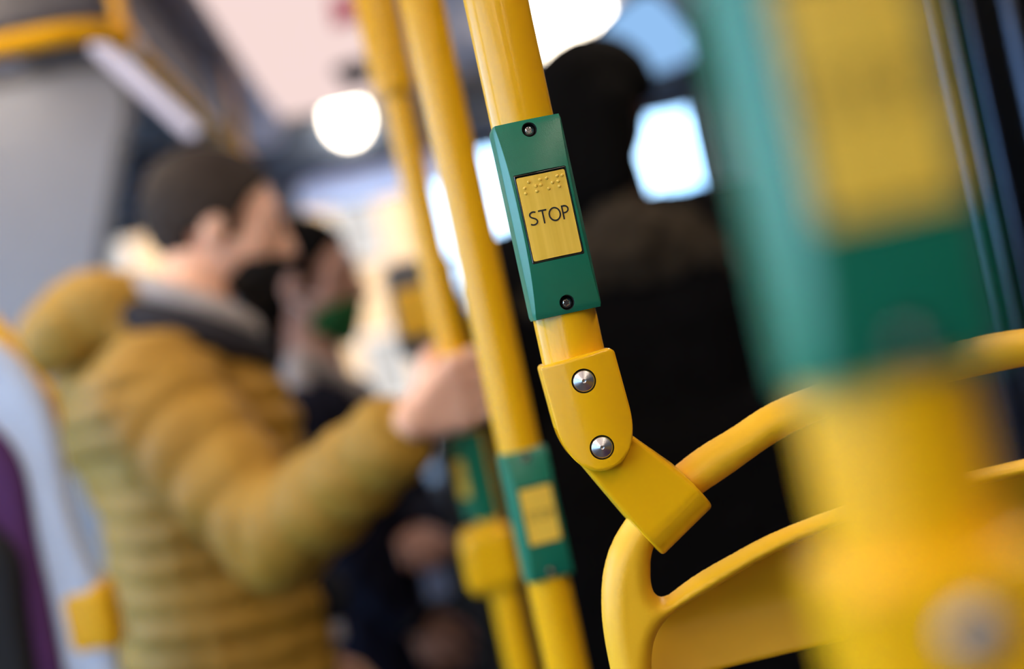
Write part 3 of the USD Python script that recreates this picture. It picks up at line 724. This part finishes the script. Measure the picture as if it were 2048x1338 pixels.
def hand_solids(wrist, direction, palm, side, curl=.55, size=1.0):
    """A relaxed hand: direction wrist to fingers, palm = the way the palm faces, side = the way the thumb lies."""
    d = np.asarray(direction, float) / np.linalg.norm(direction); p = np.asarray(palm, float); p = p - d * (p @ d); p /= np.linalg.norm(p)
    s = np.cross(d, p); s = s if s @ np.asarray(side) > 0 else -s
    P = lambda a, b, c: np.asarray(wrist) + size * (a * d + b * s + c * p)
    out = [hullof((P(.008, .012, 0), .016), (P(.008, -.012, 0), .016), (P(.085, .028, 0), .012), (P(.078, -.032, 0), .011))]
    for k, (o, l) in enumerate(((.028, .072), (.009, .080), (-.011, .074), (-.031, .058))):
        a0 = P(.084 - abs(o) * .1, o, 0); ang = curl * .6; q = [a0]
        for seg, r in ((.45, 0), (.30, 1), (.25, 2)):
            v = math.cos(ang) * d + math.sin(ang) * p; q.append(q[-1] + v * l * seg * size); ang += curl
        for a, b, ra, rb in zip(q[:-1], q[1:], (.0092, .0086, .0080), (.0086, .0080, .0070)): out.append(bone(a, b, ra * size, rb * size, 14))
    q = [P(.020, .020, .004), P(.052, .046, .016), P(.080, .052, .026), P(.102, .048, .034)]
    for a, b, ra, rb in zip(q[:-1], q[1:], (.014, .0105, .0095), (.0105, .0095, .0080)): out.append(bone(a, b, ra * size, rb * size, 14))
    return out
def grip_solids(pole, z, wrist, gap=.0175):
    """A right hand closed round a vertical pole, knuckles on the near side, fingers passing right and round the back."""
    c = np.array([pole[0], pole[1]]); out = []
    ang = lambda a, r, zz: np.array([c[0] + r * math.cos(a), c[1] + r * math.sin(a), zz])
    knuck = []
    for i, (dz, r0) in enumerate(((.036, .0090), (.013, .0092), (-.010, .0090), (-.031, .0082))):
        zz = z + dz; R = gap + r0 + .0012
        base = ang(math.radians(-100), R + .012, zz - .004); knuck.append(base)
        k1 = ang(math.radians(-40), R + .005, zz); k2 = ang(math.radians(25), R, zz + .002); k3 = ang(math.radians(75), R, zz + .002); k4 = ang(math.radians(118), R, zz + .001)
        for a, b, ra, rb in ((base, k1, 1.15, 1.05), (k1, k2, 1.05, 1), (k2, k3, 1, .95), (k3, k4, .95, .85)): out.append(bone(a, b, r0 * ra, r0 * rb, 14))
    w = np.asarray(wrist, float)
    heel = ang(math.radians(-165), gap + .026, z - .012)
    out.append(hullof((knuck[0], .013), (knuck[3], .012), (heel, .018), (heel + [0, 0, .018], .016)))
    out.append(hullof((heel, .019), (heel + [0, 0, .016], .017), (w, .026)))
    out.append(hullof((knuck[0], .012), (knuck[3], .011), (w, .022)))
    t0 = ang(math.radians(-175), gap + .022, z + .018); t1 = ang(math.radians(165), gap + .012, z + .048); t2 = ang(math.radians(120), gap + .010, z + .052); t3 = ang(math.radians(80), gap + .0095, z + .050)
    for a, b, ra, rb in ((heel, t0, .017, .014), (t0, t1, .014, .0105), (t1, t2, .0105, .0098), (t2, t3, .0098, .0085)): out.append(bone(a, b, ra, rb, 14))
    return out

def limbs(J, g=0.0, k=1.0):
    """Bones of arms and legs: (a, b, ra, rb)."""
    L = {}
    for s in 'rl':
        L['arm' + s] = (J['sh' + s], J['el' + s], .052 * k + g, .042 * k + g); L['fore' + s] = (J['el' + s], J['wr' + s], .041 * k + g, .028 * k + g)
        L['thigh' + s] = (J['hip' + s], J['kn' + s], .082 * k + g, .056 * k + g); L['shin' + s] = (J['kn' + s], J['an' + s], .054 * k + g, .038 * k + g)
    return L
def torso(J, g=0.0):
    ax = (J['shr'] - J['shl']) / np.linalg.norm(J['shr'] - J['shl'])
    chest = J['pelvis'] * .32 + J['neck'] * .68; waist = J['pelvis'] * .68 + J['neck'] * .32
    H = lambda *i: hullof(*[(c + ax * o, r + g) for c, os_, r in i for o in (-os_, os_)])
    return [H((chest, .085, .100), (J['neck'] - [0, 0, .06], .07, .062)), H((chest, .085, .100), (waist, .06, .105)), H((waist, .06, .105), (J['pelvis'], .075, .105)),
            hullof((J['shr'], .056 + g), (J['neck'] - [0, 0, .045], .05 + g), (J['shl'], .056 + g)), hullof((J['shr'], .056 + g), (chest, .09 + g), (J['shl'], .056 + g))]
def joints(head, neck, pelvis, facing, half=.185, **kw):
    f = np.array([math.cos(facing), math.sin(facing), 0]); r = np.array([f[1], -f[0], 0])
    J = dict(head=np.asarray(head, float), neck=np.asarray(neck, float), pelvis=np.asarray(pelvis, float), f=f, r=r)
    for s, q in (('r', 1), ('l', -1)):
        J['sh' + s] = J['neck'] + r * q * half - [0, 0, .065]
        J['hip' + s] = J['pelvis'] + r * q * .085 - [0, 0, .04]
        J['an' + s] = np.array([*(J['pelvis'] + r * q * .10)[:2], .095]); J['kn' + s] = (J['hip' + s] + J['an' + s]) / 2 + f * .02
        J['el' + s] = J['sh' + s] + f * .02 + r * q * .05 - [0, 0, .30]; J['wr' + s] = J['el' + s] + f * .10 - [0, 0, .24]
    J.update({k_: np.asarray(v, float) for k_, v in kw.items()})
    return J
def person(label, J, R, skin, hair, hands, long_hair=False):
    t = thing('person', label, 'person', (J['pelvis'][0], J['pelvis'][1], 0))
    hd = [place(s, R, J['head']) for s in head_solid()]
    b = hd + [bone(J['head'] + R @ np.array([-.022, 0, -.04]), J['neck'] - [0, 0, .02], .056, .062), hullof((J['neck'] - [0, 0, .02], .062), (J['neck'] - [0, 0, .09], .075))]
    b += torso(J, -.014) + [bone(*x) for x in limbs(J, -.004).values()] + hands
    for s in 'rl': b.append(hullof((J['an' + s] - [0, 0, .03], .036), (J['an' + s] + J['f'] * .13 - [0, 0, .062], .024)))
    body = union(b)
    part(t, 'body', smoothed(body, .010, 6), skin, True)
    for s in (-1, 1):
        e = part(t, 'eye', place(ell((.0755, s * .033, .012), .0125, 24), R, J['head']), M['eye'], True)
        part(e, 'iris', place(ell((.0862, s * .033, .012), (.0032, .0058, .0058), 20), R, J['head']), M['blackplastic'], True)
    part(t, 'hair', strands(smoothed(place(hair_solid(long_hair), R, J['head']), .008, 4), .010, 3), hair, True)
    return t
def shoes_trousers(t, J, m):
    L = limbs(J, .014)
    legs = union([bone(*L[k_]) for k_ in ('thighr', 'thighl', 'shinr', 'shinl')] + [hullof((J['hipr'], .10), (J['hipl'], .10), (J['pelvis'], .11))])
    part(t, 'trousers', smoothed(legs, .02, 6), m, True)
    for s in 'rl':
        a = J['an' + s]; f = J['f']
        sh = hullof((a - [0, 0, .03] - f * .02, .046), (a - [0, 0, .055] - f * .03, .038), (a + f * .06 - [0, 0, .048], .045), (a + f * .155 - [0, 0, .062], .032))
        sh = sh.trim_by_plane((0, 0, 1.0), .012) + (hullof((a * [1, 1, 0] - f * .03 + [0, 0, .03], .047), (a * [1, 1, 0] + f * .155 + [0, 0, .03], .040)).trim_by_plane((0, 0, 1.0), .0008).trim_by_plane((0, 0, -1.0), -.024))
        part(t, 'shoe', sh, M['shoe'], 50)
def mask(t, R, head, m):
    mk = hullof(((.094, 0, -.044), .015), ((.088, 0, -.064), .016), ((.082, .026, -.046), .014), ((.082, -.026, -.046), .014), ((.068, .042, -.050), .014), ((.068, -.042, -.050), .014), ((.068, 0, -.098), .026), ((.042, .050, -.046), .012), ((.042, -.050, -.046), .012), ((.028, .046, -.084), .014), ((.028, -.046, -.084), .014))
    k_ = part(t, 'face_mask', smoothed(place(mk, R, head), .008, 4), m, True)
    for s in (-1, 1):
        for a, z in ((.038, -.030), (.020, -.070)):
            pts = spline([(a, s * .064, z), (.010, s * .074, z * .6 - .005), (-.018, s * .083, .004 if z > -.05 else -.030)], 12)
            part(k_, 'ear_loop', sweep([R @ p + head for p in pts], .0016, 8), M['white'], True)

# --- person in the mustard jacket
F1 = math.radians(22)
hd1 = at(440, 462, 2.22); nk1 = at(356, 672, 2.14); pv1 = at(455, 1345, 2.12)
shr = at(318, 800, 1.93); elr = at(560, 1075, 1.80)
wr1 = np.array([P3[0] - .072, P3[1] - .060, at(868, 838, 1.68)[2]])
J1 = joints(hd1, nk1, pv1, F1, shr=shr, elr=elr, wrr=wr1)
J1['shl'] = J1['shr'] - J1['r'] * .40 + J1['f'] * -.02
J1['ell'] = J1['shl'] + J1['f'] * .10 - [0, 0, .28]; J1['wrl'] = J1['ell'] + J1['f'] * .16 - [0, 0, .20]
R1 = rot_to(math.radians(7), math.radians(16))
gz = at(905, 785, 1.67)[2]
t1 = person('man in a mustard quilted puffer jacket and black face mask, holding a yellow pole', J1, R1, M['skin1'], M['hair1'],
            grip_solids(P3, gz, wr1) + hand_solids(J1['wrl'], J1['f'] * .4 - UP, -J1['r'] * -1, J1['f'], .4))
mask(t1, R1, hd1, M['maskblack'])
def quilt(t, bones, period, amp, groove=.28):
    """Horizontal stitched baffles: each vertex is pushed by its place along the nearest bone."""
    v = t.vertices; best = np.full(len(v), 1e9); par = np.zeros(len(v))
    for a, b in bones:
        ab = b - a; l = np.linalg.norm(ab); u = np.clip((v - a) @ ab / l, -.12, l + .12)
        dd = np.linalg.norm(v - (a + u[:, None] * ab / l), axis=1)
        k_ = dd < best; best[k_] = dd[k_]; par[k_] = u[k_]
    ph = par / period + .10 * (meshkit.fbm(v * 9, 2, 4) - .5) * 2
    s = np.abs(np.sin(PI * ph)) ** .55
    wr = (meshkit.fbm(v * 22, 2, 9) - .5) * .008
    t.vertices = v + t.vertex_normals * (amp * (s - .75) + wr)[:, None]
    return t
L1 = limbs(J1, .030)
tor = union(torso(J1, .036) + [hullof((J1['pelvis'] + J1['r'] * .08 - [0, 0, .10], .135), (J1['pelvis'] - J1['r'] * .08 - [0, 0, .10], .135), (J1['pelvis'], .15))])
tq = quilt(smoothed(tor, .010, 8), [(J1['pelvis'] - [0, 0, .2], J1['neck'])], .045, .013)
part(t1, 'jacket', tq, M['mustard'], True, 'mustard quilted jacket body')
for s in 'rl':
    a, e, w = J1['sh' + s], J1['el' + s], J1['wr' + s]
    we = e + (w - e) * .90
    sl = union([bone(a, e, .088, .070, 28), bone(e, we, .070, .050, 28), ell(a, .090)])
    part(t1, 'sleeve', quilt(smoothed(sl, .009, 8), [(a, e), (e, we)], .072, .012), M['mustard'], True)
    part(t1, 'cuff', cyl(e + (w - e) * .86, e + (w - e) * .96, .043), M['mustard'])
def ring(c, rx, ry, tiltv, n=40, y0=0):
    """Points of an ellipse round the neck; tiltv = rise at the back."""
    return [c + J1['f'] * rx * math.cos(a) + J1['r'] * ry * math.sin(a) + np.array([0, 0, -tiltv * math.cos(a)]) for a in np.linspace(0, 2 * PI, n, endpoint=False)]
ncen = at(372, 622, 2.07)
part(t1, 'hoodie_collar', sweep(ring(ncen, .082, .080, .050), .021, 20, True), M['collar'], True, 'pale grey hoodie collar')
part(t1, 'collar_lining', sweep(ring(ncen - [0, 0, .042] - J1['f'] * .004, .096, .098, .052), .027, 20, True), M['lining'], True, 'black collar lining')
hp1 = [at(95, 690, 2.10), at(150, 640, 2.10), at(215, 620, 2.09)]
hood = []
for s in (-.085, -.03, .03, .085):
    hood += [hullof((hp1[0] + J1['r'] * s * .7, .046), (hp1[1] + J1['r'] * s, .060), (hp1[2] + J1['r'] * s * 1.1, .050)), hullof((hp1[2] + J1['r'] * s * 1.1, .046), (at(285, 690, 2.09) + J1['r'] * s, .05))]
part(t1, 'hood', quilt(smoothed(union(hood), .010, 10), [(hp1[0], hp1[2])], .09, .008), M['mustard'], True, 'mustard hood folded back')
shoes_trousers(t1, J1, M['trousers'])
# the small round badge on the jacket hem
def on_mesh(t, px, py):
    o = EYE; d_ = at(px, py, 1.0) - EYE; v, f = t.vertices, t.faces
    a, e1_, e2_ = v[f[:, 0]], v[f[:, 1]] - v[f[:, 0]], v[f[:, 2]] - v[f[:, 0]]
    p = np.cross(d_, e2_); det = (e1_ * p).sum(1); det = np.where(np.abs(det) < 1e-12, 1e-12, det)
    s_ = o - a; u = (s_ * p).sum(1) / det; q = np.cross(s_, e1_); w = (q @ d_) / det; t_ = (e2_ * q).sum(1) / det
    ok = (u >= 0) & (w >= 0) & (u + w <= 1) & (t_ > .1)
    return EYE + d_ * t_[ok].min() if ok.any() else at(px, py, 2.0)
pk = on_mesh(tq, 652, 1192); tg = on_mesh(tq, 668, 1262)
part(t1, 'pocket_pouch', ell(pk + [0, .005, 0], (.034, .026, .042), 28), M['blackfab'], True, 'round black pouch at the jacket front')
part(t1, 'tag', rbx(tg - [.014, .008, .014], tg + [.014, .008, .014], .004, 10), M['collar'], 40, 'small pale tag')

# --- person in navy with the green mask, behind him
F2 = math.radians(-8)
hd2 = at(618, 566, 2.75); nk2 = hd2 + np.array([-.02, .0, -.195]); pv2 = at(742, 1300, 2.75)
pv2 = np.array([nk2[0] - .005, nk2[1] + .01, .88])
J2 = joints(hd2, nk2, pv2, F2, half=.165)
J2['elr'] = J2['shr'] + J2['f'] * .04 - [0, 0, .27]; J2['wrr'] = at(828, 1232, 2.58)
J2['ell'] = J2['shl'] + J2['f'] * .10 - [0, 0, .25]; J2['wrl'] = at(838, 1068, 2.62)
R2 = rot_to(math.radians(-14), math.radians(10))
t2 = person('dark-haired person in a navy coat and green face mask behind the man', J2, R2, M['skin2'], M['hair2'],
            hand_solids(J2['wrr'], J2['wrr'] - J2['elr'] + [0, 0, -.03], (0, 1, .2), (0, .3, 1), .5) + hand_solids(J2['wrl'], J2['wrl'] - J2['ell'], (0, .5, -1), (0, -.3, 1), .5), True)
mask(t2, R2, hd2, M['maskgreen'])
c2 = union(torso(J2, .020) + [bone(J2['sh' + s], J2['el' + s], .075, .062) for s in 'rl'] + [bone(J2['el' + s], J2['el' + s] + (J2['wr' + s] - J2['el' + s]) * .9, .062, .046) for s in 'rl']
           + [hullof((J2['pelvis'] + J2['r'] * .07, .135), (J2['pelvis'] - J2['r'] * .07, .135), (J2['pelvis'] + J2['r'] * .07 - [0, 0, .3], .15), (J2['pelvis'] - J2['r'] * .07 - [0, 0, .3], .15))])
part(t2, 'coat', strands(smoothed(c2, .014, 8), .02, 5), M['navy'], True)
sp = [J2['neck'] + J2['f'] * .10 + J2['r'] * .05 - [0, 0, .05], at(592, 735, 2.60), at(612, 800, 2.57), at(640, 880, 2.58)]
part(t2, 'scarf_end', sweep(spline(sp, 24), np.linspace(.020, .028, 24), 14), M['scarf'], True, 'pale scarf end hanging down the front')
wd = at(874, 1165, 2.535)
part(t2, 'scarf', sweep([J2['neck'] + .075 * (math.cos(a) * J2['f'] + math.sin(a) * J2['r']) - [0, 0, .03 * math.cos(a)] for a in np.linspace(0, 2 * PI, 30, endpoint=False)], .024, 16, True), M['navy'], True)
wa = part(t2, 'wristwatch', sweep([J2['wrr'] + (.036) * (math.cos(a) * np.array([0, 1, 0]) + math.sin(a) * np.cross(np.array([0, 1.0, 0]), (J2['wrr'] - J2['elr']) / np.linalg.norm(J2['wrr'] - J2['elr']))) for a in np.linspace(0, 2 * PI, 30, endpoint=False)], .007, 10, True), M['blackplastic'], True)
shoes_trousers(t2, J2, M['trousers'])
# phone in that hand
ph = thing('phone', 'pale blue phone face held low by the person in navy', 'phone', wd)
part(ph, 'case', rbx(wd + [-.026, -.004, -.030], wd + [.026, .004, .030], .0035, 10), M['blackplastic'])
part(ph, 'screen', rbx(wd + [-.023, -.0055, -.027], wd + [.023, -.0035, .027], .0008, 8), M['dial'])

# --- tall person in black seen from behind
F3 = math.radians(84)
hd3 = at(1198, 232, 2.5); nk3 = hd3 + np.array([0, -.015, -.20]); pv3 = np.array([nk3[0] + .02, nk3[1] + .02, .95])
J3 = joints(hd3, nk3, pv3, F3, half=.215)
J3['elr'] = J3['shr'] + J3['r'] * .06 - [0, 0, .29]; J3['ell'] = J3['shl'] - J3['r'] * .06 - [0, 0, .29]
J3['wrr'] = J3['elr'] + J3['f'] * .20 - [0, 0, .08]; J3['wrl'] = J3['ell'] + J3['f'] * .20 - [0, 0, .08]
R3 = rot_to(F3 - .35, .08)
t3 = person('tall person in a black coat with brown fur collar, seen from behind', J3, R3, M['skin3'], M['hair2'],
            hand_solids(J3['wrr'], J3['f'], -J3['r'], UP, .5) + hand_solids(J3['wrl'], J3['f'], J3['r'], UP, .5), True)
c3 = union(torso(J3, .045) + [bone(J3['sh' + s], J3['el' + s], .098, .085) for s in 'rl'] + [bone(J3['el' + s], J3['el' + s] + (J3['wr' + s] - J3['el' + s]) * .9, .085, .055) for s in 'rl']
           + [hullof((J3['pelvis'] + J3['r'] * .12 + [0, 0, .15], .17), (J3['pelvis'] - J3['r'] * .12 + [0, 0, .15], .17), (J3['pelvis'] + J3['r'] * .14 - [0, 0, .45], .17), (J3['pelvis'] - J3['r'] * .14 - [0, 0, .45], .17))])
part(t3, 'coat', strands(smoothed(c3, .016, 8), .02, 6), M['coat'], True)
fr3 = []
for s in np.linspace(-1, 1, 13):
    fr3.append(ell(J3['neck'] + J3['r'] * .17 * s - J3['f'] * (.10 - .05 * abs(s)) - [0, 0, .035 + .06 * abs(s)], (.06, .06, .085 - .03 * abs(s)), 20))
part(t3, 'fur_collar', strands(smoothed(union(fr3), .008, 5), .035, 8), M['fur'], True, 'brown fur collar')
kb = ell(J3['head'] + R3 @ np.array([-.012, 0, .045]), (.112, .096, .100), 40) - bx(J3['head'] + [-.3, -.3, -.3], J3['head'] + [.3, .3, .012])
part(t3, 'knit_cap', strands(smoothed(kb, .008, 5), .006, 2), M['hair2'], True, 'black knitted cap')
shoes_trousers(t3, J3, M['trousers'])

# ------------------------------------------------------------------ outside: street, houses, car
struct('ground', bx((-60, -60, -.62), (60, 140, -.55)), M['asphalt'])
def house(label, x0, x1, y0, y1, hgt, cols, rows, m):
    t = thing('building', label, 'building', ((x0 + x1) / 2, y0, -.55))
    part(t, 'wall', bx((x0, y0, -.55), (x1, y1, hgt)), m)
    part(t, 'cornice', rbx((x0 - .15, y0 - .3, hgt - .5), (x1 + .15, y1, hgt), .1, 8), M['wframe'])
    rv = np.array([[x0 - .3, y0 - .4, hgt], [x1 + .3, y0 - .4, hgt], [x1 + .3, y1, hgt], [x0 - .3, y1, hgt], [x0 + 1.5, (y0 + y1) / 2, hgt + 2.6], [x1 - 1.5, (y0 + y1) / 2, hgt + 2.6]])
    part(t, 'roof', m3.Manifold.hull_points(rv), M['roof'], False)
    cw, rh = (x1 - x0) / cols, (hgt - .4) / rows
    for i in range(cols):
        for j in range(rows):
            a, c = x0 + (i + .5) * cw, -.1 + (j + .5) * rh
            f = part(t, 'window_frame', plate(rect(a - .42, c - .65, a + .42, c + .65).difference(rect(a - .34, c - .57, a + .34, c + .57)), y0 - .08, y0 + .02), M['wframe'], False)
            part(f, 'window_pane', bx((a - .35, y0 - .03, c - .58), (a + .35, y0 - .01, c + .58)), M['wglass'], False)
house('sunlit peach apartment house beyond the windscreen', -11, .30, 26, 36, 11, 5, 4, M['facade'])
house('cream house farther left down the street', -23, -12.5, 31, 42, 13, 5, 4, M['facade2'])
car = thing('car', 'pale lilac car standing in the street ahead of the bus', 'car', (-.45, 11.5, -.55))
cx0, cyy, cz0 = -.45, 11.5, -.55
part(car, 'body', m3.Manifold.batch_hull([sph((cx0 + sx * .78, cyy + yy, cz0 + zz), .10, 12) for sx in (-1, 1) for yy, zz in ((-1.9, .40), (-1.95, .80), (1.9, .40), (1.9, .75), (0, .95))]), M['carpaint'], 50)
part(car, 'cabin', m3.Manifold.batch_hull([sph((cx0 + sx * q, cyy + yy, cz0 + zz), .08, 12) for sx in (-1, 1) for yy, zz, q in ((-1.75, .95, .72), (-1.3, 1.40, .56), (.3, 1.42, .56), (1.0, .95, .70))]), M['carpaint'], 50)
part(car, 'rear_window', m3.Manifold.batch_hull([sph((cx0 + sx * q, cyy + yy, cz0 + zz), .02, 8) for sx in (-1, 1) for yy, zz, q in ((-1.79, 1.04, .60), (-1.42, 1.38, .50), (-1.5, 1.1, .6))]), M['wglass'], 50)
for sx in (-1, 1):
    part(car, 'tail_light', rbx((cx0 + sx * .68 - .12, cyy - 2.07, cz0 + .72), (cx0 + sx * .68 + .12, cyy - 1.98, cz0 + .90), .02, 8), M['carred'])
    for yy in (-1.25, 1.25): part(car, 'wheel', cyl((cx0 + sx * .70, cyy + yy, cz0 + .32), (cx0 + sx * .90, cyy + yy, cz0 + .32), .32), M['rubber'])
